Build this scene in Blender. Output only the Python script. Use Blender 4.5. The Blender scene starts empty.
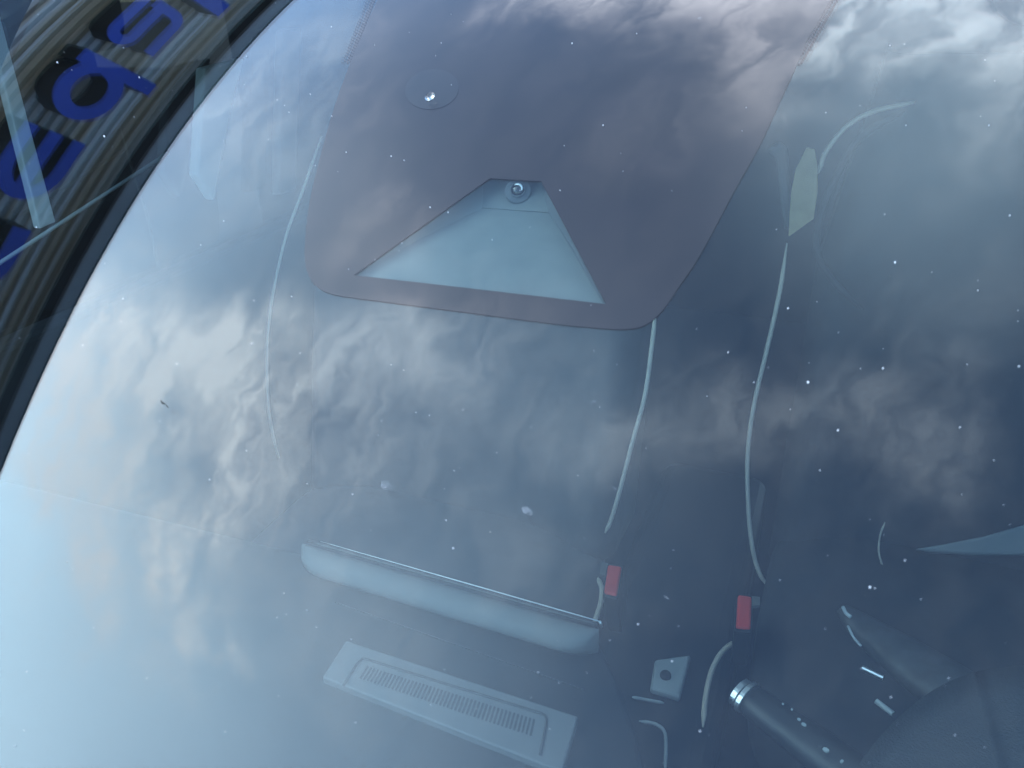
import bpy, bmesh, math, random
from mathutils import Vector as V, Matrix, noise as mnoise
random.seed(7)
S = bpy.context.scene
COL = S.collection

# ------------------------------------------------------------------ camera
# world: +x = car's left (viewer's right), +y = towards the rear of the car, z up; origin = middle of windshield
AX = V((.92316526, -.15202722, -.3530632)); AY = V((.3828452, .446234, .80889108)); AZ = V((-.03457535, .88190869, -.47015062))
F = 750.0
def ray(px, py):
    c = V((px-512, 384-py, F)).normalized()
    return V((AX.dot(c), AY.dot(c), AZ.dot(c))).normalized()
CAM = V((-.02, 0, 0)) - ray(512, 384)*.35
right = V((AX[0], AY[0], AZ[0])); up = V((AX[1], AY[1], AZ[1])); fwd = V((AX[2], AY[2], AZ[2]))
cd = bpy.data.cameras.new('camera'); cam = bpy.data.objects.new('camera', cd); COL.objects.link(cam)
m = Matrix((( right[0], up[0], -fwd[0], CAM[0]), (right[1], up[1], -fwd[1], CAM[1]), (right[2], up[2], -fwd[2], CAM[2]), (0,0,0,1)))
cam.matrix_world = m
cd.sensor_width = 36; cd.lens = 36*F/1024; cd.clip_start = .01; cd.clip_end = 5000
S.camera = cam
S.view_settings.view_transform = 'Standard'; S.view_settings.look = 'None'
S.view_settings.exposure = 2.0; S.view_settings.gamma = 1
cd.dof.use_dof = True; cd.dof.focus_distance = .8; cd.dof.aperture_fstop = 18

# ------------------------------------------------------------------ windshield geometry (gently curved)
TH = math.radians(29.07); RX = .0496; RS = .2374
SV = V((0, math.cos(TH), math.sin(TH))); NV = V((0, -math.sin(TH), math.cos(TH))); XV = V((1, 0, 0))
def gsurf(X, s, off=0.0):                       # point on the outer surface (off < 0: inside)
    n = (NV + XV*X*RX + SV*s*RS).normalized()
    return XV*X + SV*s - NV*(X*X/2*RX + s*s/2*RS) + n*off
def ghit(px, py, off=0.0):
    d = ray(px, py); t = -CAM.dot(NV)/d.dot(NV)
    for _ in range(25):
        P = CAM + d*t; X = P.dot(XV); s = P.dot(SV)
        f = P.dot(NV) + X*X/2*RX + s*s/2*RS - off
        t -= f/(d.dot(NV) + X*RX*d.dot(XV) + s*RS*d.dot(SV))
    P = CAM + d*t
    return P.dot(XV), P.dot(SV), t
def pz(px, py, z):
    d = ray(px, py); return CAM + d*((z-CAM.z)/d.z)
def pt(px, py, t): return CAM + ray(px, py)*t
def pp(px, py, y0, z0, sl):                      # on the leaning plane y = y0 + (z-z0)*sl
    d = ray(px, py); t = (y0 - CAM.y + (CAM.z-z0)*sl)/(d.y - d.z*sl)
    return CAM + d*t
def srefl(px, py):                               # where in the cloud layer the glass mirrors this direction
    X, s, t = ghit(px, py); d = ray(px, py); n = (NV + XV*X*RX + SV*s*RS).normalized()
    r = d - n*2*d.dot(n); return r.x/r.z, r.y/r.z

# ------------------------------------------------------------------ node helpers
def mk(name):
    m = bpy.data.materials.new(name); m.use_nodes = True; nt = m.node_tree; nt.nodes.clear()
    return m, nt
def nd(nt, t, **k):
    n = nt.nodes.new(t)
    for a, b in k.items():
        if a == 'ins':
            for i, v in b.items():
                if isinstance(v, bpy.types.NodeSocket): nt.links.new(v, n.inputs[i])
                else: n.inputs[i].default_value = v
        else: setattr(n, a, b)
    return n
def mth(nt, op, a, b=0.0, clamp=False):
    return nd(nt, 'ShaderNodeMath', operation=op, use_clamp=clamp, ins={0: a, 1: b}).outputs[0]

# ------------------------------------------------------------------ world: Nishita sky with a broken layer of thin cloud
SUN = V((-.845, -.347, .407)).normalized()
w = bpy.data.worlds.new('World'); S.world = w; w.use_nodes = True; nt = w.node_tree; nt.nodes.clear()
sky = nd(nt, 'ShaderNodeTexSky', sky_type='NISHITA', sun_disc=False)
sky.sun_elevation = math.asin(SUN.z); sky.sun_rotation = math.atan2(SUN.x, SUN.y); sky.dust_density = .5; sky.ozone_density = 4.0; sky.air_density = 1.0
tc = nd(nt, 'ShaderNodeTexCoord'); sp = nd(nt, 'ShaderNodeSeparateXYZ', ins={0: tc.outputs['Generated']})
zz = mth(nt, 'MAXIMUM', sp.outputs[2], .12)
cu = mth(nt, 'DIVIDE', sp.outputs[0], zz); cv = mth(nt, 'DIVIDE', sp.outputs[1], zz)
uv = nd(nt, 'ShaderNodeCombineXYZ', ins={0: cu, 1: cv}).outputs[0]
# cloud banks: (px, py, rx, ry, strength), centres turned into positions in the cloud layer
banks = [(120,330,110,75,.95),(50,420,70,90,1.0),(205,375,110,80,.85),(190,560,60,100,.75),(95,500,60,90,.6),(300,400,110,110,.5),
         (370,350,80,60,.35),(465,345,100,70,.62),(430,450,120,90,.38),(590,425,75,55,.6),(740,425,110,60,.52),(905,425,90,70,.5),
         (880,-5,210,75,.85),(1000,60,100,80,.42),(880,110,180,80,.22),(640,-5,150,45,.7),(197,585,16,75,1.0),(157,555,14,50,.7),(92,575,16,70,.7),(215,655,18,28,.45),(225,470,20,60,.6),(140,450,18,70,.6),(760,60,90,60,.35),(380,230,60,50,.28),(520,560,110,60,.22),(330,640,110,90,.2),(250,120,110,120,.22),(100,560,120,100,.25),
         (940,300,90,60,.25),(640,130,60,60,.2),(300,500,90,80,.35)]
# warp the layer so that bank edges are ragged
wn = nd(nt, 'ShaderNodeTexNoise', noise_dimensions='2D', ins={'Vector': uv, 'Scale': 4.0, 'Detail': 6.0, 'Roughness': .55})
wv = nd(nt, 'ShaderNodeVectorMath', operation='SUBTRACT', ins={0: wn.outputs['Color'], 1: (.5,.5,.5)})
wv2 = nd(nt, 'ShaderNodeVectorMath', operation='SCALE', ins={0: wv.outputs[0], 'Scale': .30})
uvw = nd(nt, 'ShaderNodeVectorMath', operation='ADD', ins={0: uv, 1: wv2.outputs[0]}).outputs[0]
mask = 0.04
for (px, py, rx, ry, st) in banks:
    c0 = srefl(px, py); c1 = srefl(px+rx, py); c2 = srefl(px, py+ry)
    a = V((c1[0]-c0[0], c1[1]-c0[1])); b = V((c2[0]-c0[0], c2[1]-c0[1]))
    ra = max(.02, math.hypot(a.x, b.x)); rb = max(.02, math.hypot(a.y, b.y))
    d0 = nd(nt, 'ShaderNodeVectorMath', operation='SUBTRACT', ins={0: uvw, 1: (c0[0], c0[1], 0)})
    d1 = nd(nt, 'ShaderNodeVectorMath', operation='MULTIPLY', ins={0: d0.outputs[0], 1: (1/ra, 1/rb, 0)})
    d2 = nd(nt, 'ShaderNodeVectorMath', operation='LENGTH', ins={0: d1.outputs[0]})
    r = nd(nt, 'ShaderNodeMapRange', interpolation_type='SMOOTHERSTEP', ins={0: d2.outputs['Value'], 1: 1.6, 2: 0.0, 3: 0.0, 4: st*(.42 if px > 400 and py > 80 else .95 if px < 400 else .8)})
    mask = mth(nt, 'ADD', r.outputs[0], mask)
veil = 0.01
for (px, py, rx, ry, st) in ((-60,640,230,300,1.0),(190,90,170,150,.10),(20,380,160,160,.3),(300,720,220,180,.3),(250,235,150,110,.22),(920,150,190,150,.24),(440,430,220,170,.15)):
    c0 = srefl(px, py); c1 = srefl(px+rx, py); c2 = srefl(px, py+ry)
    ra = math.hypot(c1[0]-c0[0], c2[0]-c0[0]); rb = math.hypot(c1[1]-c0[1], c2[1]-c0[1])
    d0 = nd(nt, 'ShaderNodeVectorMath', operation='SUBTRACT', ins={0: uv, 1: (c0[0], c0[1], 0)})
    d1 = nd(nt, 'ShaderNodeVectorMath', operation='MULTIPLY', ins={0: d0.outputs[0], 1: (1/ra, 1/rb, 0)})
    d2 = nd(nt, 'ShaderNodeVectorMath', operation='LENGTH', ins={0: d1.outputs[0]})
    r = nd(nt, 'ShaderNodeMapRange', interpolation_type='SMOOTHERSTEP', ins={0: d2.outputs['Value'], 1: 1.9, 2: 0.0, 3: 0.0, 4: st})
    veil = mth(nt, 'ADD', r.outputs[0], veil)
# wisps: stretched fractal noise
wq = nd(nt, 'ShaderNodeTexNoise', noise_dimensions='2D', ins={'Vector': uv, 'Scale': 9.0, 'Detail': 4.0, 'Roughness': .55})
wq1 = nd(nt, 'ShaderNodeVectorMath', operation='SUBTRACT', ins={0: wq.outputs['Color'], 1: (.5,.5,.5)})
wq2 = nd(nt, 'ShaderNodeVectorMath', operation='SCALE', ins={0: wq1.outputs[0], 'Scale': .13})
wq3 = nd(nt, 'ShaderNodeVectorMath', operation='ADD', ins={0: uv, 1: wq2.outputs[0]})
mp0 = nd(nt, 'ShaderNodeMapping', ins={'Vector': wq3.outputs[0], 'Rotation': (0, 0, math.radians(20))})
mp = nd(nt, 'ShaderNodeMapping', ins={'Vector': mp0.outputs[0], 'Scale': (16.0, 5.0, 1)})
n1 = nd(nt, 'ShaderNodeTexNoise', noise_dimensions='2D', ins={'Vector': mp.outputs[0], 'Scale': 1.0, 'Detail': 6.0, 'Roughness': .6, 'Distortion': .25})
n1r = nd(nt, 'ShaderNodeMapRange', interpolation_type='SMOOTHSTEP', ins={0: n1.outputs[0], 1: .22, 2: .78, 3: .28, 4: 1.08})
dens = mth(nt, 'MULTIPLY', mask, n1r.outputs[0])
dens = mth(nt, 'MULTIPLY', dens, .95)
dens = mth(nt, 'MINIMUM', dens, 1.0)
up0 = nd(nt, 'ShaderNodeMapRange', ins={0: sp.outputs[2], 1: .02, 2: .2, 3: 0.0, 4: 1.0})
dens = mth(nt, 'MULTIPLY', dens, up0.outputs[0])
CLOUD = (14.0, 13.8, 14.4, 1)
thin = nd(nt, 'ShaderNodeMix', data_type='RGBA', ins={0: veil, 6: sky.outputs[0], 7: (12.5, 15.5, 18.0, 1)})   # thin high veil, still blue
mix = nd(nt, 'ShaderNodeMix', data_type='RGBA', ins={0: dens, 6: thin.outputs[2], 7: CLOUD})
bg = nd(nt, 'ShaderNodeBackground', ins={0: mix.outputs[2], 1: .12})
nd(nt, 'ShaderNodeOutputWorld', ins={0: bg.outputs[0]})

sl = bpy.data.lights.new('sun', 'SUN'); sl.energy = 2.0; sl.angle = math.radians(.53); sl.color = (1, .95, .88)
so = bpy.data.objects.new('sun', sl); COL.objects.link(so); so.rotation_euler = SUN.to_track_quat('Z', 'Y').to_euler()

# ------------------------------------------------------------------ materials
def plain(name, col, rough=.6, metal=0, bump=0, bscale=300, vary=.0, vscale=8, spec=.5, coat=0):
    m, nt = mk(name)
    b = nd(nt, 'ShaderNodeBsdfPrincipled', ins={'Base Color': (*col, 1), 'Roughness': rough, 'Metallic': metal, 'Specular IOR Level': spec, 'Coat Weight': coat})
    tc = nd(nt, 'ShaderNodeTexCoord')
    if vary:
        n = nd(nt, 'ShaderNodeTexNoise', ins={'Vector': tc.outputs['Object'], 'Scale': vscale, 'Detail': 6.0})
        r = nd(nt, 'ShaderNodeMapRange', ins={0: n.outputs[0], 1: .3, 2: .7, 3: 1-vary, 4: 1+vary})
        mm = nd(nt, 'ShaderNodeVectorMath', operation='SCALE', ins={0: col, 'Scale': r.outputs[0]})
        nt.links.new(mm.outputs[0], b.inputs['Base Color'])
    if bump:
        n = nd(nt, 'ShaderNodeTexNoise', ins={'Vector': tc.outputs['Object'], 'Scale': bscale, 'Detail': 3.0})
        bp = nd(nt, 'ShaderNodeBump', ins={'Strength': bump, 'Distance': .001, 'Height': n.outputs[0]})
        nt.links.new(bp.outputs[0], b.inputs['Normal'])
    nd(nt, 'ShaderNodeOutputMaterial', ins={0: b.outputs[0]})
    return m
# glass: Fresnel mirror of both faces over a slightly green tinted clear sheet, with a thin film of dust
def glass(name, tint=(.84,.90,.89), k=1.15, dust=.006, base=.0, refl=(.94,.96,1,1)):
    m, nt = mk(name)
    ge = nd(nt, 'ShaderNodeNewGeometry')         # Schlick Fresnel, the same from both sides of the thin sheet
    c_ = nd(nt, 'ShaderNodeVectorMath', operation='DOT_PRODUCT', ins={0: ge.outputs['Incoming'], 1: ge.outputs['Normal']}).outputs['Value']
    c_ = mth(nt, 'SUBTRACT', 1.0, mth(nt, 'ABSOLUTE', c_), True)
    f = mth(nt, 'MULTIPLY', mth(nt, 'ADD', mth(nt, 'MULTIPLY', mth(nt, 'POWER', c_, 5.0), .95), .043), k, True)
    tr = nd(nt, 'ShaderNodeBsdfTransparent', ins={0: (*tint, 1)})
    gl = nd(nt, 'ShaderNodeBsdfGlossy', ins={0: refl, 1: 0.0})
    mx = nd(nt, 'ShaderNodeMixShader', ins={0: f, 1: tr.outputs[0], 2: gl.outputs[0]})
    out = mx
    if dust:
        tc = nd(nt, 'ShaderNodeTexCoord')
        n = nd(nt, 'ShaderNodeTexNoise', ins={'Vector': tc.outputs['Object'], 'Scale': 9.0, 'Detail': 8.0, 'Roughness': .65})
        n2 = nd(nt, 'ShaderNodeTexNoise', ins={'Vector': tc.outputs['Object'], 'Scale': 900.0, 'Detail': 2.0})
        a = nd(nt, 'ShaderNodeMapRange', ins={0: n.outputs[0], 1: .3, 2: .7, 3: dust*.6, 4: dust*1.4})
        a2 = nd(nt, 'ShaderNodeMapRange', ins={0: n2.outputs[0], 1: .3, 2: .75, 3: .9, 4: 1.1})
        ff = a.outputs[0]
        df = nd(nt, 'ShaderNodeBsdfDiffuse', ins={0: (.62,.66,.70,1)})
        out = nd(nt, 'ShaderNodeMixShader', ins={0: ff, 1: mx.outputs[0], 2: df.outputs[0]})
    nd(nt, 'ShaderNodeOutputMaterial', ins={0: out.outputs[0]})
    return m
M = dict(
    glass=glass('windshield_glass'),
    glassin=glass('windshield_inner_face', (.86,.95,.94), 1.15, 0, 0, (.60,.86,1,1)),
    sideglass=glass('tinted_side_glass', (.16,.19,.19), 1.7, 0),
    frit=plain('black_ceramic_frit', (.010,.006,.012), .5, vary=.15, vscale=30),
    frit2=plain('mirror_button_black', (.012,.010,.014), .4),
    edge=plain('glass_edge_rubber', (.02,.02,.022), .7),
    dash=plain('soft_dash_plastic', (.015,.0165,.019), .8, vary=.12, vscale=14, spec=.2),
    dashl=plain('grey_vent_plastic', (.115,.12,.122), .6, bump=.2, bscale=1600, vary=.05),
    hood=plain('grey_screen_housing', (.115,.12,.118), .6, vary=.05),
    slot=plain('vent_slot_dark', (.03,.032,.034), .8),
    leather=plain('binnacle_grained_plastic', (.042,.044,.048), .55, bump=.9, bscale=700),
    grip=plain('worn_lobe_leather', (.05,.052,.055), .5, vary=.35, vscale=60),
    black=plain('satin_black_plastic', (.022,.023,.025), .42, bump=.2, bscale=900),
    chrome=plain('chrome_trim', (.9,.91,.92), .38, 1),
    seat=plain('dark_seat_cloth', (.035,.038,.044), .9, vary=.2, vscale=12),
    seatg=plain('grey_seat_cloth', (.085,.09,.10), .9, vary=.2, vscale=9),
    piping=plain('pale_piping', (.60,.55,.47), .6),
    beige=plain('beige_label_cloth', (.46,.37,.23), .85, bump=.5, bscale=500, vary=.1, vscale=60),
    red=plain('red_button', (.75,.06,.05), .4),
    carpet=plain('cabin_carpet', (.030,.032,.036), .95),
    suncloth=plain('painted_sunlit_cloth', (.20,.24,.25), .9),  # pale cloth carrying the painted patch of sun
    trim=plain('pale_trim_and_window_light', (.42,.45,.45), .7),
    liner=plain('headliner_grey', (.30,.31,.32), .9),
    console=plain('console_plastic', (.03,.031,.034), .5, bump=.2, bscale=900),
    plate=plain('satin_grey_plate', (.42,.46,.47), .4),
    paint=plain('dark_car_paint', (.03,.035,.045), .25, coat=1, bump=.03, bscale=40),
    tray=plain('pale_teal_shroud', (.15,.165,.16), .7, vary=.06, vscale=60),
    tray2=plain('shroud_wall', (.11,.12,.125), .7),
    lens=plain('camera_lens', (.01,.012,.015), .05, coat=1),
    blue=plain('blue_acrylic_letter', (.004,.035,.36), .3, vary=.08, vscale=3),
    ret=plain('black_letter_return', (.006,.006,.007), .5),
    dust=plain('dust_grain', (.85,.87,.88), .6),
    wht=plain('white_print', (.7,.72,.72), .6),
    fascia=plain('grey_fascia_paint', (.30,.32,.35), .6, vary=.15, vscale=2),
    soffit=plain('dark_soffit', (.03,.03,.03), .8),
    shop=plain('dark_shopfront_glass', (.01,.012,.015), .1),
    roof=plain('roof_sheet', (.25,.25,.26), .6, vary=.1),
)
# corrugated cladding with ground and sky reflections painted as brown and blue-grey bands
m, nt = mk('corrugated_cladding')
tc = nd(nt, 'ShaderNodeTexCoord'); mp = nd(nt, 'ShaderNodeMapping', ins={'Vector': tc.outputs['Object'], 'Scale': (.35,.35,19)})
n = nd(nt, 'ShaderNodeTexNoise', ins={'Vector': mp.outputs[0], 'Scale': 1.0, 'Detail': 4.0})
cr = nd(nt, 'ShaderNodeValToRGB', ins={0: n.outputs[0]})
cr.color_ramp.elements[0].position = .45; cr.color_ramp.elements[0].color = (.36,.29,.21,1)
cr.color_ramp.elements[1].position = .55; cr.color_ramp.elements[1].color = (.50,.52,.55,1)
b = nd(nt, 'ShaderNodeBsdfPrincipled', ins={'Base Color': cr.outputs[0], 'Roughness': .45})
nd(nt, 'ShaderNodeOutputMaterial', ins={0: b.outputs[0]}); M['corr'] = m
m, nt = mk('unseen_concrete_apron')  # unseen ground, lightened to bounce light onto the wall
tc = nd(nt, 'ShaderNodeTexCoord'); n = nd(nt, 'ShaderNodeTexNoise', ins={'Vector': tc.outputs['Object'], 'Scale': 3.0, 'Detail': 12.0, 'Roughness': .75})
cr = nd(nt, 'ShaderNodeValToRGB', ins={0: n.outputs[0]}); cr.color_ramp.elements[0].color = (.13,.13,.125,1); cr.color_ramp.elements[1].color = (.22,.215,.205,1)
b = nd(nt, 'ShaderNodeBsdfPrincipled', ins={'Base Color': cr.outputs[0], 'Roughness': .9})
nd(nt, 'ShaderNodeOutputMaterial', ins={0: b.outputs[0]}); M['unseen_concrete_apron'] = m

# ------------------------------------------------------------------ object helpers
def link(name, bm, mats, parent=None, smooth=False, bevel=0, sub=0, up_ref=None):
    bmesh.ops.recalc_face_normals(bm, faces=bm.faces)
    if up_ref is not None and sum((f.normal.dot(up_ref) for f in bm.faces)) < 0: bmesh.ops.reverse_faces(bm, faces=bm.faces)
    me = bpy.data.meshes.new(name); bm.to_mesh(me); bm.free()
    if smooth:
        for p in me.polygons: p.use_smooth = True
    o = bpy.data.objects.new(name, me); COL.objects.link(o)
    for mt in (mats if isinstance(mats, (list, tuple)) else [mats]): me.materials.append(mt)
    if parent: 
        o.parent = parent
        if parent.type == 'EMPTY': o.matrix_parent_inverse = Matrix.Translation(-parent.location)
    if bevel:
        b = o.modifiers.new('bevel', 'BEVEL'); b.width = bevel; b.segments = 3; b.limit_method = 'ANGLE'; b.angle_limit = math.radians(35)
    if sub:
        b = o.modifiers.new('sub', 'SUBSURF'); b.levels = sub; b.render_levels = sub
    return o
def thing(name, label, cat, loc):
    o = bpy.data.objects.new(name, None); COL.objects.link(o); o.location = loc; o.empty_display_size = .1
    o['label'] = label; o['category'] = cat
    return o
def spline(P, n=8):
    P = [V(p) for p in P]; Q = [P[0]*2-P[1]] + P + [P[-1]*2-P[-2]]; out = []
    for i in range(1, len(Q)-2):
        for k in range(n):
            t = k/n; a, b, c, d = Q[i-1:i+3]
            out.append(.5*((2*b)+(c-a)*t+(2*a-5*b+4*c-d)*t*t+(3*b-a-3*c+d)*t**3))
    out.append(P[-1]); return out
def tube(bm, P, r, seg=10, caps=True, flat=1.0):
    P = [V(p) for p in P]; rings = []; prev = None
    for i, p in enumerate(P):
        t = (P[min(i+1, len(P)-1)] - P[max(i-1, 0)]).normalized()
        if prev is None: a = t.cross(V((0,0,1)) if abs(t.z) < .9 else V((1,0,0))).normalized()
        else: a = (prev - t*prev.dot(t)).normalized()
        prev = a; b = t.cross(a); rr = r[i] if isinstance(r, (list, tuple)) else r
        rings.append([bm.verts.new(p + (a*math.cos(q)+b*math.sin(q)*flat)*rr) for q in [2*math.pi*k/seg for k in range(seg)]])
    for A, B in zip(rings, rings[1:]):
        for k in range(seg): bm.faces.new((A[k], A[(k+1)%seg], B[(k+1)%seg], B[k]))
    if caps: bm.faces.new(rings[0]); bm.faces.new(rings[-1][::-1])
def prism(bm, poly, d):                          # extrude a polygon by vector d
    a = [bm.verts.new(p) for p in poly]; b = [bm.verts.new(V(p)+d) for p in poly]; n = len(a)
    bm.faces.new(a); bm.faces.new(b[::-1])
    for i in range(n): bm.faces.new((a[i], a[(i+1)%n], b[(i+1)%n], b[i]))
def box(bm, c, s, R=None):
    r = bmesh.ops.create_cube(bm, size=1)['verts']
    for v in r:
        p = V((v.co.x*s[0], v.co.y*s[1], v.co.z*s[2])); v.co = (R @ p if R else p) + V(c)
def sheet(bm, f, nu, nv):
    g = [[bm.verts.new(f(i/nu, j/nv)) for j in range(nv+1)] for i in range(nu+1)]
    for i in range(nu):
        for j in range(nv): bm.faces.new((g[i][j], g[i+1][j], g[i+1][j+1], g[i][j+1]))
    return g
def glass_poly(bm, outer, holes=(), off=-.006, thick=.0008, step=.02):  # flat (X,s) outline wrapped onto the windshield
    b2 = bmesh.new(); es = []
    for L in [outer, *holes]:
        vs = [b2.verts.new((x, s, 0)) for x, s in L]
        es += [b2.edges.new((vs[i], vs[(i+1)%len(vs)])) for i in range(len(vs))]
    bmesh.ops.triangle_fill(b2, use_beauty=True, use_dissolve=False, edges=es)
    xs = [x for x, s in outer]; ss = [s for x, s in outer]
    for (lo, hi, ax) in ((min(xs), max(xs), 0), (min(ss), max(ss), 1)):
        k = lo+step
        while k < hi:
            co = V((k,0,0)) if ax == 0 else V((0,k,0)); no = V((1,0,0)) if ax == 0 else V((0,1,0))
            bmesh.ops.bisect_plane(b2, geom=b2.verts[:]+b2.edges[:]+b2.faces[:], plane_co=co, plane_no=no); k += step
    ma = {v: bm.verts.new(gsurf(v.co.x, v.co.y, off)) for v in b2.verts}
    mb = {v: bm.verts.new(gsurf(v.co.x, v.co.y, off-thick)) for v in b2.verts}
    for f in b2.faces:
        bm.faces.new([ma[v] for v in f.verts]); bm.faces.new([mb[v] for v in reversed(f.verts)])
    for e in b2.edges:
        if len(e.link_faces) == 1:
            v0, v1 = e.verts; bm.faces.new((ma[v0], ma[v1], mb[v1], mb[v0]))
    b2.free()
def disc(bm, px, py, rx, ry, off, thick=.0003, rot=0, n=20):
    X, s, t = ghit(px, py, off); k = t/F
    prism_pts = []
    for i in range(n):
        a = 2*math.pi*i/n; dx, dy = rx*math.cos(a), ry*math.sin(a)
        x2, s2, _ = ghit(px+dx*math.cos(rot)-dy*math.sin(rot), py+dx*math.sin(rot)+dy*math.cos(rot), off)
        prism_pts.append((x2, s2))
    A = [bm.verts.new(gsurf(x, q, off)) for x, q in prism_pts]; B = [bm.verts.new(gsurf(x, q, off-thick)) for x, q in prism_pts]
    bm.faces.new(A); bm.faces.new(B[::-1])
    for i in range(n): bm.faces.new((A[i], A[(i+1)%n], B[(i+1)%n], B[i]))

GZ = -1.28
# ------------------------------------------------------------------ ground
bm = bmesh.new(); sheet(bm, lambda u, v: V((-400+800*u, -400+800*v, GZ)), 8, 8)
g = link('unseen_ground', bm, M['unseen_concrete_apron']); g['kind'] = 'structure'

# ------------------------------------------------------------------ the building mirrored in the glass
WA = V((-.94636, .32312, 0)); WH = V((.32312, .94636, 0)); UP = V((0,0,1))
def W(h, z, d=3.0): return WA*d + WH*h + UP*z
bld = thing('shop_building', 'corrugated shop wall under a grey eave, mirrored in the top left of the windshield', 'building', W(0, GZ, 3.15))
bm = bmesh.new()
z0, z1, per, amp = 1.12, 2.10, .052, .013
npr = int((z1-z0)/per*10)
prof = []
for i in range(npr+1):
    z = z0+(z1-z0)*i/npr; ph = ((z-z0)/per) % 1
    s_ = max(-1, min(1, 1.9*math.sin(2*math.pi*ph)))
    prof.append((z, 3.15 - amp*s_))
hs = [-7+i*.5 for i in range(37)]
G = [[bm.verts.new(W(h, z, d)) for z, d in prof] for h in hs]
for i in range(len(hs)-1):
    for j in range(npr): bm.faces.new((G[i][j], G[i+1][j], G[i+1][j+1], G[i][j+1]))
for a in (0, len(hs)-1):
    pass
link('wall_cladding', bm, M['corr'], bld)
R = Matrix(((WA.x, WH.x, 0), (WA.y, WH.y, 0), (0, 0, 1)))
bm = bmesh.new(); box(bm, W(2, (1.12+GZ)/2+.0, 3.19)+V((0,0,0)), (.06, 18, 1.12-GZ), R); link('shopfront', bm, M['shop'], bld)
bm = bmesh.new(); box(bm, W(2, .9, 5.6), (4.75, 18, 4.3+.02), R); o = link('rear_wall', bm, M['soffit'], bld); o.location.z -= 1.05
bm = bmesh.new(); box(bm, W(2, 2.123, 3.06), (.02, 18.2, .077), R); link('fascia', bm, M['fascia'], bld, bevel=.003)
bm = bmesh.new(); box(bm, W(2, 2.098, 3.12), (.095, 18.1, .012), R); link('soffit', bm, M['soffit'], bld)
bm = bmesh.new(); prism(bm, [W(-7.1, 2.164, 3.04), W(-7.1, 2.55, 8.0), W(-7.1, 2.52, 8.0), W(-7.1, 2.15, 3.2)], WH*18.2); link('roof', bm, M['roof'], bld)
bm = bmesh.new(); tube(bm, [W(-.62, GZ+.02, 3.09), W(-.62, GZ+.4, 3.09)], .03); bm.free()

# sign: rounded channel letters, faces at 3.00 m, black returns back to the wall
sign = thing('wall_sign', 'row of blue block letters with deep black sides on the corrugated wall', 'sign', W(0, 1.45, 3.14))
def stroke(pts, w, closed=False, cap=True):
    # offset outline of a polyline -> list of quads as 2D polygon strips (outer loop, inner loop)
    P = [V((a, b)) for a, b in pts]; n = len(P); L = []; Rr = []
    for i in range(n):
        a = P[(i-1) % n] if closed or i else P[i]; c = P[(i+1) % n] if closed or i < n-1 else P[i]
        t = (c-a).normalized(); nn = V((-t.y, t.x)); L.append(P[i]+nn*w/2); Rr.append(P[i]-nn*w/2)
    return L, Rr, closed
def arc(cx, cz, rx, rz, a0, a1, n=14):
    return [(cx+rx*math.cos(math.radians(a0+(a1-a0)*i/n)), cz+rz*math.sin(math.radians(a0+(a1-a0)*i/n))) for i in range(n+1)]
def rbox(x0, x1, y0, y1, r, start=None):
    return arc(x1-r, y0+r, r, r, -90, 0, 6)+arc(x1-r, y1-r, r, r, 0, 90, 6)+arc(x0+r, y1-r, r, r, 90, 180, 6)+arc(x0+r, y0+r, r, r, 180, 270, 6)
FD, BD = 3.0, 3.148
def letter(strokes, w):
    e = bpy.data.objects.new('letter', None); COL.objects.link(e); e.parent = sign
    bf = bmesh.new(); br = bmesh.new()
    for si, (pts, closed) in enumerate(strokes):
        L, Rr, cl = stroke(pts, w, closed); n = len(L); fd = FD+si*.0008
        a = [bf.verts.new(W(p.x, p.y, fd)) for p in L]; b = [bf.verts.new(W(p.x, p.y, fd)) for p in Rr]
        a2 = [bf.verts.new(W(p.x, p.y, fd+.006)) for p in L]; b2 = [bf.verts.new(W(p.x, p.y, fd+.006)) for p in Rr]
        rg = [[br.verts.new(W(p.x, p.y, d)) for p in Q] for d in (fd+.0065, BD) for Q in (L, Rr)]
        m_ = n if closed else n-1
        for i in range(m_):
            j = (i+1) % n
            bf.faces.new((a[i], a[j], b[j], b[i])); bf.faces.new((a[i], a2[i], a2[j], a[j])); bf.faces.new((b[i], b[j], b2[j], b2[i]))
            br.faces.new((rg[0][i], rg[0][j], rg[2][j], rg[2][i])); br.faces.new((rg[1][i], rg[1][j], rg[3][j], rg[3][i]))
        if not closed:
            for i in (0, n-1):
                bf.faces.new((a[i], b[i], b2[i], a2[i])); br.faces.new((rg[0][i], rg[1][i], rg[3][i], rg[2][i]))
    f = link('letter_face', bf, M['blue']); r = link('letter_return', br, M['ret'])
    f.parent = e; r.parent = e
    for o in (f, r): o.matrix_parent_inverse = Matrix.Translation(-V(sign.location))
w_ = .075
H = w_/2
zb, zt = 1.465, 1.745
def a_(x0, x1):
    h = .028; xr = x1-h; xl = x0+h
    top = [(x0+.035, zt-h), (xr-.055, zt-h)]+arc(xr-.055, zt-h-.055, .055, .055, 80, 0, 6)+[(xr, zb+h+.05)]
    bowl = [(xr, zb+h), (xl+.05, zb+h)]+arc(xl+.05, zb+h+.049, .05, .049, 260, 100, 8)+[(xl+.05, zb+.126), (xr, zb+.126)]
    return [(top, False), (bowl, False)]
letter(a_(.49, .80), .056)
letter([(arc(.225, 1.605, .13, .112, 0, 335, 26)+[(.36, 1.59)], False), ([(.368, 1.46), (.368, 1.86)], False)], .072)
E_ = arc(-.20, 1.605, .165, .115, 90, 270, 16)
letter([([(-.03, 1.72)]+E_+[(-.03, 1.49)], False), ([(-.03, 1.605), (-.36, 1.605)], False)], .062)
C_ = arc(-.70, 1.605, .14, .105, 90, 270, 16)
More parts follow.
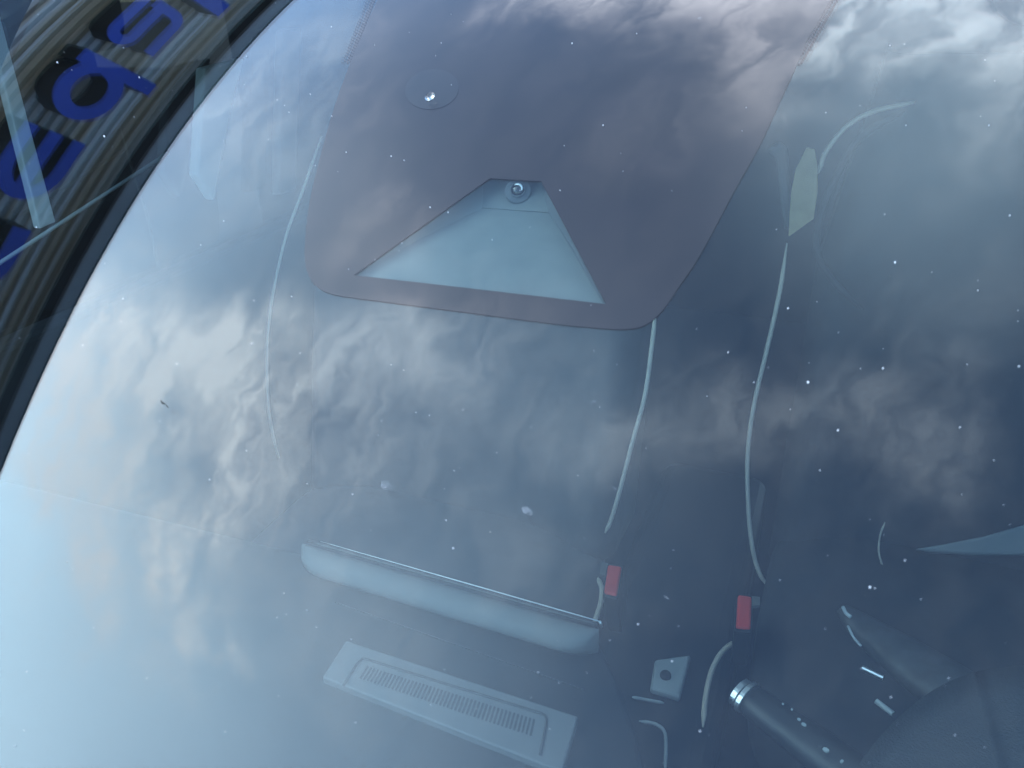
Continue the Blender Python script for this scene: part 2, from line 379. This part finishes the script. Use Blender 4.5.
letter([([(-.53, 1.71)]+C_+[(-.53, 1.50)], False)], .085)
letter([([(.94, 1.465), (.94, 1.86)], False)], .09)
letter([(arc(1.2, 1.605, .11, .105, 0, 360, 26)[:-1], True)], .08)
letter([(arc(-1.1, 1.605, .12, .105, 0, 360, 26)[:-1], True)], .08)

# ------------------------------------------------------------------ the car
car = thing('parked_car', 'parked car seen close up through its sky-mirroring windshield', 'car', V((0, .8, GZ)))
def part(name, bm, mat, parent=None, **k): return link(name, bm, mat, parent or car, **k)

# windshield sheet
bm = bmesh.new()
X0, X1, S0, S1 = -.86, .86, -.46, .47
nu, nv = 48, 28
ga = sheet(bm, lambda u, v: gsurf(X0+(X1-X0)*u, S0+(S1-S0)*v), nu, nv)
ws = part('windshield', bm, M['glass'], smooth=True, up_ref=NV)
bm = bmesh.new()
loop = [(X0, S0), (X1, S0), (X1, S1), (X0, S1)]
for (xa, sa), (xb, sb) in zip(loop, loop[1:]+loop[:1]):
    P = [gsurf(xa+(xb-xa)*i/12, sa+(sb-sa)*i/12, -.005) for i in range(13)]; tube(bm, P, .0062, 8)
part('windshield_seal', bm, M['edge'], ws, smooth=True)

bm = bmesh.new(); sheet(bm, lambda u, v: gsurf(X0+(X1-X0)*u, S0+(S1-S0)*v, -.0044), nu, nv)
part('inner_face', bm, M['glassin'], ws, smooth=True, up_ref=NV)
# frit (black printed area) with the clear camera window
def gl(L): return [ghit(x, y, -.0037)[:2] for x, y in L]
def sm2(L, n=4): return [(p.x, p.y) for p in spline([(a, b, 0) for a, b in L], n)]
left = sm2([(355,50),(335,105),(318,165),(309,205),(305,240),(305,262),(310,278),(320,289),(337,295),(365,299),(450,310),(550,323),(600,328),(625,329),(645,325),(662,311),(680,285),(700,255),(735,190),(760,145),(783,95),(794,72)])
outer = gl(left)+[*gl([(806,42),(819,20),(834,-6)]), (ghit(860,-60)[0]+.02, .469), (ghit(400,-60)[0]-.01, .469), *gl([(380,-6),(364,30)])]
hole = gl([(490,178),(541,181),(606,304),(354,275)])
bm = bmesh.new(); glass_poly(bm, outer, [hole], off=-.0037); frit = part('frit_patch', bm, M['frit'], ws)
for (A, B, sx) in (((351,60), (378,-8), -1), ((796,62), (836,-8), 1)):
    n = 26; bm = bmesh.new()
    for i in range(n):
        for k in range(4):
            x = A[0]+(B[0]-A[0])*i/n + sx*(1.0+k*2.7); y = A[1]+(B[1]-A[1])*i/n + (k % 2)*1.3
            disc(bm, x, y, 1.25-.26*k, 1.25-.26*k, -.0037, n=8)
    frd = part('frit_dots', bm, M['frit'], ws); frd['kind'] = 'stuff'
bm = bmesh.new(); disc(bm, 432, 89, 27, 20, -.0034, .0001, rot=-.15, n=36); part('mirror_button', bm, M['frit2'], ws)

# camera shroud behind the clear window
br_ = bpy.data.objects.new('x', None); bpy.data.objects.remove(br_)
def gt(px, py, dep): return pt(px, py, ghit(px, py, -dep)[2])
fl = [gt(346,276.5,.0078), gt(613,308,.0078), gt(556,213,.0145), gt(474,207,.0145)]
bm = bmesh.new(); prism(bm, fl, -NV*.002); shroud = part('camera_shroud', bm, M['tray'], bevel=.0008)
bm = bmesh.new(); prism(bm, [gt(474,207,.0146), gt(556,213,.0146), gt(556,152,.0092), gt(474,150,.0092)], -NV*.002); part('back_panel', bm, M['tray'], shroud)
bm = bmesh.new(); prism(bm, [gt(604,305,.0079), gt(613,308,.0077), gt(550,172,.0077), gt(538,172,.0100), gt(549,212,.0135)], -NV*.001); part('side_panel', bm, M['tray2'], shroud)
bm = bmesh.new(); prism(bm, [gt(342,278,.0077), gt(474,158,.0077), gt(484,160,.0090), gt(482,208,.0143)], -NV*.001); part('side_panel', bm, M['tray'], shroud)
# lens in its ring
c = gt(518, 191, .0106); ax = (CAM-c).normalized().lerp(NV, .5).normalized()
ux = ax.cross(UP).normalized(); uy = ax.cross(ux)
k = (c-CAM).length/F
def lathe(bm, c, ax, prof, n=32):
    ux = ax.cross(UP if abs(ax.z) < .9 else XV).normalized(); uy = ax.cross(ux); rings = []
    for r, h in prof: rings.append([bm.verts.new(c+ax*h+(ux*math.cos(a)+uy*math.sin(a))*r) for a in [2*math.pi*i/n for i in range(n)]])
    for A, B in zip(rings, rings[1:]):
        for i in range(n): bm.faces.new((A[i], A[(i+1)%n], B[(i+1)%n], B[i]))
    bm.faces.new(rings[-1]); bm.faces.new(rings[0][::-1])
bm = bmesh.new(); lathe(bm, c, ax, [(13*k,-.004),(13*k,.0006),(12.3*k,.001),(8*k,.0012),(7.6*k,.0025),(6.6*k,.0025),(6.4*k,.0)]); camo = part('forward_camera', bm, M['tray2'], smooth=False)
bm = bmesh.new(); lathe(bm, c, ax, [(6.4*k,.0),(6.2*k,.0012),(5*k,.0020),(3*k,.0028),(1*k,.0031)]); part('lens', bm, M['lens'], camo, smooth=True)
bm = bmesh.new()
P = [c+ax*.0032+(ux*math.cos(a)+uy*math.sin(a))*4.6*k for a in [math.radians(q) for q in range(150, 330, 15)]]
tube(bm, P, [.1*k+1.3*k*math.sin(math.pi*i/(len(P)-1)) for i in range(len(P))], 8); part('lens_glint', bm, M['chrome'], camo, smooth=True)  # crescent tube modelled as the highlight on the lens

# dust grains and smudges on the outside of the glass
bm = bmesh.new()
spots = [(808,382,2.0),(838,430,1.4),(883,368,1.2),(895,262,1.8),(788,308,1.1),(728,352,1.0),(1019,366,1.2),(960,427,.9),(978,290,.8),(870,587,1.8),(875,588,.9),(905,560,1.1),
         (453,548,1.3),(446,520,.9),(638,624,1.2),(672,661,1.1),(700,731,1.2),(891,697,1.1),(949,678,1.0),(780,580,.7),(448,212,.9),(391,156,.9),(430,207,.9),(57,62,1.2),(139,77,1.0),
         (104,136,1.3),(36,227,1.2),(404,160,.7),(572,43,.8),(603,125,.8),(346,152,.7),(560,190,.7),(890,45,.7),(989,125,.9),(754,382,.8),(955,735,.9),(1010,215,.8),(820,470,.8),(610,640,.6)]
for i in range(170):
    spots.append((random.uniform(0, 1024), random.uniform(0, 768), random.choice([.22,.26,.3,.36,.42,.55])))
for x, y, r in spots:
    r *= .6; disc(bm, x, y, r*random.uniform(.8,1.2), r*random.uniform(.7,1.0), .0006, .0005, random.uniform(0,3), 7)
d = part('dust_grains', bm, M['dust'], ws); d['kind'] = 'stuff'
m, nt = mk('dried_smudge')
a = nd(nt, 'ShaderNodeBsdfTransparent'); b = nd(nt, 'ShaderNodeBsdfDiffuse', ins={0: (.75,.78,.8,1)})
tc = nd(nt, 'ShaderNodeTexCoord'); n = nd(nt, 'ShaderNodeTexNoise', ins={'Vector': tc.outputs['Object'], 'Scale': 500.0, 'Detail': 3.0})
rr = nd(nt, 'ShaderNodeMapRange', ins={0: n.outputs[0], 1: .4, 2: .65, 3: .02, 4: .13})
mx = nd(nt, 'ShaderNodeMixShader', ins={0: rr.outputs[0], 1: a.outputs[0], 2: b.outputs[0]}); nd(nt, 'ShaderNodeOutputMaterial', ins={0: mx.outputs[0]}); M['smudge'] = m
for (x, y, rx, ry, ro) in ((527,511,6,3.5,.6),(386,485,5.5,4,.4),(594,402,2,1,0),(666,597,3,.8,.6),(614,488,3,.6,.5),(700,18,2,1,0)):
    bm = bmesh.new(); disc(bm, x, y, rx, ry, .0005, .0004, ro, 16); part('smudge', bm, M['smudge'], ws)
bm = bmesh.new(); disc(bm, 163, 403, 2.2, .5, .0006, .0005, .2, 8); disc(bm, 167, 406, 1.4, .5, .0006, .0005, .9, 8); disc(bm, 161, 401, .8, .5, .0006, .0005, .9, 8); part('insect_mark', bm, M['black'], ws)
X, s, t = ghit(430, 97); c = gsurf(X, s, .0005); k = t/F
bm = bmesh.new()
bmesh.ops.create_uvsphere(bm, u_segments=20, v_segments=12, radius=1)
Rg = Matrix((XV, SV, NV)).transposed()
for v in bm.verts: v.co = Rg @ V((v.co.x*4.5*k, v.co.y*6*k, v.co.z*.0016)) + c
m, nt = mk('water_bead'); gsh = nd(nt, 'ShaderNodeBsdfGlass', ins={'Roughness': .0, 'IOR': 1.33}); nd(nt, 'ShaderNodeOutputMaterial', ins={0: gsh.outputs[0]}); M['bead'] = m
part('water_bead', bm, M['bead'], ws, smooth=True)

# dashboard ---------------------------------------------------------------
DZ = -.27
def PZ(L, z): return [pz(x, y, z) for x, y in L]
rear = [pz(303, 552, DZ), pz(598, 640, DZ)]
cur = spline(PZ([(598,640),(612,668),(626,700),(640,745),(650,790)], DZ), 6)
bm = bmesh.new()
poly = [V((-.80,-.40,DZ)), V((-.80, rear[0].y-.02, DZ)), rear[0]] + cur + [V((cur[-1].x+.02, -.18, DZ)), V((.22, -.22, DZ)), V((.22, -.40, DZ))]
prism(bm, poly, V((0,.0,-.26)))
dash = part('dashboard', bm, M['dash'], bevel=.03)
bm = bmesh.new(); box(bm, (.51, -.22, DZ-.12), (.58, .36, .24)); part('driver_dash', bm, M['dash'], dash, bevel=.015)
# stitched seam across the pad
bm = bmesh.new()
A, B = pz(335, 602, DZ+.001), pz(585, 690, DZ+.001)
for i in range(70):
    p = A.lerp(B, i/70); q = A.lerp(B, (i+.6)/70); tube(bm, [p, q], .00055, 6)
part('stitching', bm, M['console'], dash)

# screen hood: rounded bar along the rear edge
a0, a1 = pz(303, 543, -.248), pz(599, 629, -.248)
prof = [(0,-.006),(-.001,0),(-.005,.0010),(-.011,.0006),(-.016,-.0012),(-.0205,-.0038),(-.0235,-.0080),(-.0240,-.0115),(-.021,-.0150),(-.014,-.018),(-.012,-.030),(0,-.02)]
bm = bmesh.new(); n = 40; rings = []
for i in range(n+1):
    f = i/n; e = min(f, 1-f)*n; sc = math.sqrt(max(0.02, 1-(1-min(1, e/4.5))**2)) 
    p = a0.lerp(a1, f); rings.append([bm.verts.new(p+V((0, dy*.82*sc, dz*(sc if dz > -.012 else 1) ))) for dy, dz in prof])
for Aa, Bb in zip(rings, rings[1:]):
    for i in range(len(prof)): bm.faces.new((Aa[i], Aa[(i+1)%len(prof)], Bb[(i+1)%len(prof)], Bb[i]))
bm.faces.new(rings[0]); bm.faces.new(rings[-1][::-1])
hood = part('screen_hood', bm, M['hood'], dash, smooth=True)
bm = bmesh.new(); P = [a0.lerp(a1, .01+.98*i/20)+V((0, .0032, .0005)) for i in range(21)]; tube(bm, P, .0016, 8); part('screen_edge', bm, M['black'], hood, smooth=True)
bm = bmesh.new(); P = [a0.lerp(a1, .05+.945*i/20)+V((0, .0066, .0006)) for i in range(21)]; tube(bm, P, [.00012+.0004*min(1, i/12) for i in range(21)], 6); tube(bm, [P[-1], P[-1]+V((.001,.001,-.006))], .001, 6); part('screen_bright_edge', bm, M['chrome'], hood, smooth=True)

# vent panel with slotted grille
VZ = DZ+.006
q = PZ([(346,640),(578,716),(562,772),(322,677)], VZ)
bm = bmesh.new(); prism(bm, q, V((0,0,-.009))); vp = part('vent_panel', bm, M['dashl'], dash, bevel=.0015)
gq = PZ([(361,658),(548,716),(541,751),(345,683)], VZ)   # TL TR BR BL
def bil(Q, u, v): return Q[0].lerp(Q[1], u).lerp(Q[3].lerp(Q[2], u), v)
gq = [gq[0], gq[1], gq[2], gq[3]]
bm = bmesh.new(); fr = [bil(gq, u, v)+V((0,0,.0006)) for u, v in ((0,1.12),(0,.32),(.003,.14),(.012,.03),(.03,0),(.97,0),(.988,.03),(.997,.14),(1,.32),(1,1.12))]
tube(bm, fr, .0009, 6); part('grille_outline', bm, M['black'], vp, smooth=True)
bm = bmesh.new()
n = 46
for i in range(n):
    u = .055+.90*i/n
    sq = [bil(gq, a, b)+V((0,0,.0004)) for a, b in ((u,.22),(u+.0092,.22),(u+.0092,.70),(u,.70))]
    prism(bm, sq, V((0,0,-.0007)))
part('grille', bm, M['slot'], vp)

# centre console + gear plate ----------------------------------------------
bm = bmesh.new(); box(bm, (-.02, .50, -.78), (.20, .95, .22)); cons = part('center_console', bm, M['console'], bevel=.03)
CZ = -.655
bm = bmesh.new(); prism(bm, PZ([(655,659),(691,654),(680,697),(650,688)], CZ), V((0,0,-.012))); pl = part('selector_plate', bm, M['plate'], cons, bevel=.004)
c = pz(665.5, 675.5, CZ+.001); bm = bmesh.new(); lathe(bm, c, UP, [(.0075,-.004),(.0075,.001),(.006,.004),(.003,.005)], 24); part('selector_button', bm, M['slot'], pl, smooth=True)
def pipe(name, L, f, r, mat, parent, n=8, taper=True):
    P = spline([f(x, y) for x, y in L], n); N = len(P)
    rr = [r*(min(1, .35+min(i, N-1-i)/(N*.14)) if taper else 1) for i in range(N)]
    bm = bmesh.new(); tube(bm, P, rr, 10); return part(name, bm, mat, parent, smooth=True)
fz = lambda z: (lambda x, y: pz(x, y, z))
pipe('console_trim', [(632,697),(648,700),(664,703)], fz(CZ), .0020, M['plate'], cons)
pipe('console_trim', [(639,721),(655,724),(664,731),(666,745),(665,775)], fz(CZ), .0022, M['plate'], cons)
pipe('cup_holder_rim', [(640,631),(655,621),(675,618),(692,623),(700,632)], fz(CZ-.02), .0018, M['console'], cons)

# seats ---------------------------------------------------------------------
def seatback(x0, x1, y0, zb, zt, sl, mat, name, headz):
    # front face follows the leaning plane; side bolsters stand forward
    bm = bmesh.new()
    def f(u, v):
        x = x0+(x1-x0)*u; z = zb+(zt-zb)*v
        e = abs(u-.5)*2; bol = .045*max(0, (e-.55)/.45)**1.0*math.sin(math.pi*min(1, .25+v*.6))
        rnd = .06*max(0, (e-.86)/.14)**2 + .05*max(0, (v-.9)/.1)**2
        wx = (x-(x0+x1)/2)*(1-.18*max(0, v-.6)/.4)+(x0+x1)/2
        return V((wx, y0+(z+.55)*sl-bol+rnd, z))
    g = sheet(bm, f, 28, 20)
    bk = [[bm.verts.new(v.co+V((0,.11,0))) for v in (g[i][0] for i in range(29))]]
    ring = [g[i][0] for i in range(29)]+[g[28][j] for j in range(1,21)]+[g[i][20] for i in range(27,-1,-1)]+[g[0][j] for j in range(19,0,-1)]
    for v in bk[0]: bm.verts.remove(v)
    b = [bm.verts.new(v.co+V((0,.12,-.01))) for v in ring]; n = len(ring)
    for i in range(n): bm.faces.new((ring[i], ring[(i+1)%n], b[(i+1)%n], b[i]))
    bm.faces.new(b)
    root = part(name, bm, mat, smooth=True)
    bm = bmesh.new(); xm = (x0+x1)/2; zc = headz
    bmesh.ops.create_uvsphere(bm, u_segments=24, v_segments=16, radius=1)
    for v in bm.verts:
        p = v.co; q = V([math.copysign(abs(a)**.6, a) for a in p]); v.co = V((xm, y0+(zc+.55)*sl+.03, zc))+V((q.x*.12, q.y*.05, q.z*.085))
    part('headrest', bm, mat, root, smooth=True)
    bm = bmesh.new(); xm = (x0+x1)/2
    bmesh.ops.create_uvsphere(bm, u_segments=32, v_segments=16, radius=1)
    for v in bm.verts:
        p = v.co; q = V([math.copysign(abs(a)**.45, a) for a in p]); v.co = V((xm, y0-.17, -.66))+V((q.x*(x1-x0)/2, q.y*.25, q.z*.075))
    part('cushion', bm, mat, root, smooth=True)
    return root
PSL = .32
ps = seatback(-.68, -.12, .60, -.62, .05, PSL, M['seatg'], 'passenger_seat', .16)
ds = seatback(.10, .66, .74, -.66, .06, PSL, M['seat'], 'driver_seat', .17)
fp = lambda x, y: pp(x, y, .545, -.55, PSL)
fdv = lambda x, y: pp(x, y, .685, -.55, PSL)
pipe('piping', [(656,308),(652,345),(645,395),(633,440),(620,490),(611,520),(605,533)], fp, .0031, M['piping'], ps)
pipe('piping', [(322,136),(303,190),(285,240),(272,300),(267,350),(268,400),(272,430),(279,458)], fp, .0022, M['piping'], ps)
pipe('cushion_piping', [(598,578),(602,590),(600,606),(594,623)], fz(-.585), .0036, M['piping'], ps)
pipe('piping', [(787,243),(780,290),(768,345),(755,400),(748,450),(748,500),(752,545),(759,572),(769,588)], fdv, .0033, M['piping'], ds)
pipe('piping', [(818,174),(826,152),(845,128),(872,112),(915,102)], fdv, .0032, M['piping'], ds)
pipe('cushion_piping', [(737,640),(722,652),(712,670),(706,695),(703,727)], fz(-.60), .0033, M['piping'], ds)
pipe('cushion_piping', [(885,522),(880,536),(879,553),(884,570)], fdv, .0013, M['piping'], ds)
pipe('bolster_seam', [(905,112),(860,138),(832,186),(819,221),(817,252),(832,279),(863,310)], fdv, .005, M['seat'], ds)
bm = bmesh.new(); L = [(807,146),(815,148),(818,165),(818,190),(814,217),(789,235),(790,212),(792,188),(796,168)]
prism(bm, [fdv(x, y)+V((0,-.01,0)) for x, y in L], V((0,.004,0))); part('seat_label', bm, M['beige'], ds, bevel=.001)
bm = bmesh.new(); L = [(780,143),(786,150),(790,190),(791,228),(784,232),(780,200),(776,160),(766,150)]
prism(bm, [fdv(x, y)+V((0,.0,0)) for x, y in L], V((0,.02,0))); part('light_edge_strip', bm, M['seatg'], ds, bevel=.006)  # grey strip standing for the light edge beside the headrest
# sunlit patch painted as a pale panel on the driver's seat at the right edge
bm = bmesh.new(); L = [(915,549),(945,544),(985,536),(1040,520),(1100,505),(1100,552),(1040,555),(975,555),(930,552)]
prism(bm, [pp(x, y, .628, -.55, PSL) for x, y in L], V((0,.01,-.01))); part('sunlit_patch', bm, M['suncloth'], ds, bevel=.008)

# buckles
def buckle(L, z, tab, side):
    bm = bmesh.new(); P = PZ(L, z); prism(bm, P, V((0,.002,-.018))); b = part('buckle_button', bm, M['red'], bevel=.002)
    return b
for (L, tabL) in (([(608,564),(622,566),(617,595),(604,592)], [(601,562),(608,563),(605,575),(600,574)]), ([(738,594),(752,596),(751,628),(736,627)], [(752,596),(760,597),(760,605),(752,606)])):
    z = -.53; P = PZ(L, z); cc = sum(P, V())/4
    bm = bmesh.new(); prism(bm, [cc+(p-cc)*1.18+V((0,0,-.003)) for p in P], V((0,.03,-.09))); bk = part('seat_belt_buckle', bm, M['black'], bevel=.003)
    bm = bmesh.new(); prism(bm, P, V((0,0,-.006))); part('release_button', bm, M['red'], bk, bevel=.004)
    bm = bmesh.new(); prism(bm, PZ(tabL, z), V((0,0,-.004))); part('latch_slot', bm, M['hood'], bk)

# wiper stalk -----------------------------------------------------------------
def stpt(px, py): return pz(px, py, -.30)
A = stpt(748, 698); B = stpt(868, 786); d = (B-A).normalized(); L = (B-A).length
u0 = (F/ (A-CAM).length); kk = 1/u0
bm = bmesh.new(); P = [A+d*L*i/24 for i in range(25)]
rr = [17*kk*(.93+.22*min(1, i/16)) for i in range(25)]; rr[8] *= .95; rr[0] *= .86
tube(bm, P, rr, 28, flat=.75); st = part('wiper_stalk', bm, M['black'], smooth=True, bevel=.0008)
bm = bmesh.new(); lat = d
for (s0, s1, r0) in ((-.0085,-.0045,14.5),(-.0030,.0005,16.6)):
    tube(bm, [A+d*s0, A+d*(s0+.0004), A+d*s1, A+d*(s1+.0003)], [r0*.93*kk, r0*kk, r0*kk, r0*.95*kk], 28, flat=.75)
part('chrome_tip', bm, M['chrome'], st)
bm = bmesh.new()
for (x, y, rx, ry) in ((783,703.5,1.5,1),(792,709,1.4,1),(799,719,2.4,1.5),(804,724,3.4,1.8),(826,749.5,4.2,2.6),(842,761,2,2)):
    c = pz(x, y, -.282); e = 1.0*kk
    rx *= .7; ry *= .7
    prism(bm, [c+V((rx*kk*math.cos(a)*.8+ry*kk*math.sin(a)*.5, -rx*kk*math.cos(a)*.3+ry*kk*math.sin(a), 0)) for a in [2*math.pi*i/7 for i in range(7)]], V((0,0,-.001)))
part('printed_marks', bm, M['plate'], st)

# lever-like lobe by the column, built in place of a steering wheel ----------------------------------------------------------------
bm = bmesh.new()
P = spline([pz(x, y, -.33) for x, y in [(843,609),(857,622),(880,640),(908,660),(945,686),(985,712),(1040,742)]], 6); N = len(P)
Rk = [(7.5,0),(14,.16),(20,.33),(25,.5),(29,.66),(30,.83),(30,1)]
def rad(f):
    for (ra, fa), (rb, fb) in zip(Rk, Rk[1:]):
        if f <= fb: return ra+(rb-ra)*(f-fa)/(fb-fa)
    return 30
tube(bm, P, [rad(i/(N-1))*.00089 for i in range(N)], 28, flat=.62)
sw = part('column_lobe', bm, M['grip'], smooth=True)
for (p0, p1, r_) in (((843,607),(851,617),.0016), ((848,626),(861,646),.0010)):  # pale strips painting in the highlight and scuffs at the tip
    bm = bmesh.new(); tube(bm, spline([pz(*p0, -.314), pz((p0[0]+p1[0])/2-1, (p0[1]+p1[1])/2+1, -.314), pz(*p1, -.314)], 5), r_, 8); part('tip_highlight_scuff', bm, M['plate'], sw, smooth=True)
def bar(p0, p1, z, r, mat, nm):
    bm = bmesh.new(); tube(bm, [pz(*p0, z), pz(*p1, z)], r, 10); return part(nm, bm, mat, sw, smooth=False)
bar((862,668), (883,678), -.335, .0022, M['chrome'], 'lobe_trim')
bar((876,701), (893,714), -.35, .0022, M['plate'], 'lobe_trim')
# instrument binnacle: grained dome in front of the lobe
bc = pz(1010, 850, -.30)
bm = bmesh.new()
ed = [(842,790),(858,765),(880,736),(905,711),(930,692),(960,677),(990,669),(1030,665),(1080,668),(1130,685),(1180,720)]
E3 = spline(PZ(ed, -.225), 5); n = len(E3)
fr_ = [V((p.x*.9+.035, -.30+.02*math.sin(i/n*3.14), -.262)) for i, p in enumerate(E3)]
def dome(u, v):
    i = u*(n-1); a = E3[min(n-1, int(i))]; b = fr_[min(n-1, int(i))]
    return a.lerp(b, v)+V((0,0,.030*math.sin(math.pi*min(1, v*1.0))*math.sin(math.pi*min(1,max(0,.06+u*.9)))))
g = sheet(bm, dome, n-1, 16)
low = [[bm.verts.new(g[i][0].co+V((0,-.004*q_,-.02*q_))) for i in range(n)] for q_ in (1, 2, 6)]
prev = [g[i][0] for i in range(n)]
for Lw in low:
    for i in range(n-1): bm.faces.new((prev[i], prev[i+1], Lw[i+1], Lw[i]))
    prev = Lw
part('instrument_hood', bm, M['leather'], dash, smooth=True)

# doors, pillars, shell ---------------------------------------------------------
def fx(px, py, x=-.80):
    d = ray(px, py); return CAM+d*((x-CAM.x)/d.x)
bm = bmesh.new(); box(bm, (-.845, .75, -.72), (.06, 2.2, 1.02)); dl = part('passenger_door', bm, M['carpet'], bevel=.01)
a, b = fx(-60, 302), fx(168, 153)
bm = bmesh.new(); dd = (b-a); tube(bm, [a, b], .0024, 10); part('belt_trim', bm, M['trim'], dl, smooth=True)
bm = bmesh.new(); prism(bm, [fx(-12,20), fx(0,14), fx(56,222), fx(40,229)], V((-.012,0,0))); part('divider_bar', bm, M['wht'], dl, bevel=.002)
pq = [fx(205,68,-.80), fx(245,58,-.80), fx(232,110,-.80), fx(215,201,-.80), fx(198,175,-.80)]
bm = bmesh.new(); prism(bm, pq, V((-.02,0,0))); part('window_light_panel', bm, M['trim'], dl, bevel=.004)  # pale panel in place of bright side-window light
pq = [fx(284,30,-.80), fx(302,28,-.80), fx(296,190,-.80), fx(280,195,-.80)]
bm = bmesh.new(); prism(bm, pq, V((-.02,0,0))); part('window_light_panel', bm, M['seatg'], dl, bevel=.004)  # fainter band of window light, also built as a panel
bm = bmesh.new(); box(bm, (-.85, 1.0, .0), (.012, 1.9, .44)); part('door_glass', bm, M['sideglass'], dl)
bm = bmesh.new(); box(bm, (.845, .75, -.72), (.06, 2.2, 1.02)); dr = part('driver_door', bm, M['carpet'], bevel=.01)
bm = bmesh.new(); box(bm, (.85, 1.0, .0), (.012, 1.9, .44)); part('door_glass', bm, M['sideglass'], dr)
for s_ in (-1, 1):
    P = [gsurf(s_*.868, S0+(S1-S0)*i/10, -.02) for i in range(11)]; bm = bmesh.new(); tube(bm, P, .032, 12); part('front_pillar', bm, M['paint'], smooth=True)
yt = gsurf(0, S1).y
bm = bmesh.new()
def roof(u, v):
    x = -.86+1.72*u; return V((x, yt+.012+v*2.4, gsurf(x, S1).z+.004+.05*math.sin(math.pi*v*.9)))
g = sheet(bm, roof, 24, 20); r_ = bmesh.ops.solidify(bm, geom=bm.faces[:], thickness=.02); rf = part('roof_panel', bm, M['paint'], smooth=True)
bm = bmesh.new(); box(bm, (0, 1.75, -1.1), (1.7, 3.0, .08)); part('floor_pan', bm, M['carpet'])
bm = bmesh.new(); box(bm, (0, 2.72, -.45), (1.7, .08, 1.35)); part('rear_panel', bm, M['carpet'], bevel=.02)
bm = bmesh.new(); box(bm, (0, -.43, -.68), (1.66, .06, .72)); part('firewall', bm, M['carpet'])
bm = bmesh.new()
def bon(u, v):
    x = -.84+1.68*u; e = abs(u-.5)*2; return V((x, -.47-v*1.0, -.30-.10*v*v-.05*v-.06*e**4))
sheet(bm, bon, 24, 16); bmesh.ops.solidify(bm, geom=bm.faces[:], thickness=.02); part('bonnet', bm, M['paint'], smooth=True)
for s_ in (-1, 1):
    bm = bmesh.new(); box(bm, (s_*.83, -.95, -.68), (.06, 1.1, .55)); fe = part('front_wing', bm, M['paint'], bevel=.03)
    for y in (-.95, 1.9):
        c = V((s_*.80, y, GZ+.32)); bm = bmesh.new(); lathe(bm, c-V((.1,0,0)), V((1,0,0)), [(.2,-.0),(.31,.01),(.32,.04),(.32,.16),(.31,.19),(.2,.2)], 40); wh = part('wheel', bm, M['edge'], smooth=True)
bm = bmesh.new(); box(bm, (0, -1.5, -.85), (1.7, .12, .45)); part('front_bumper', bm, M['paint'], bevel=.04)

S.render.engine = 'CYCLES'
S.cycles.transparent_max_bounces = 16
S.cycles.max_bounces = 8
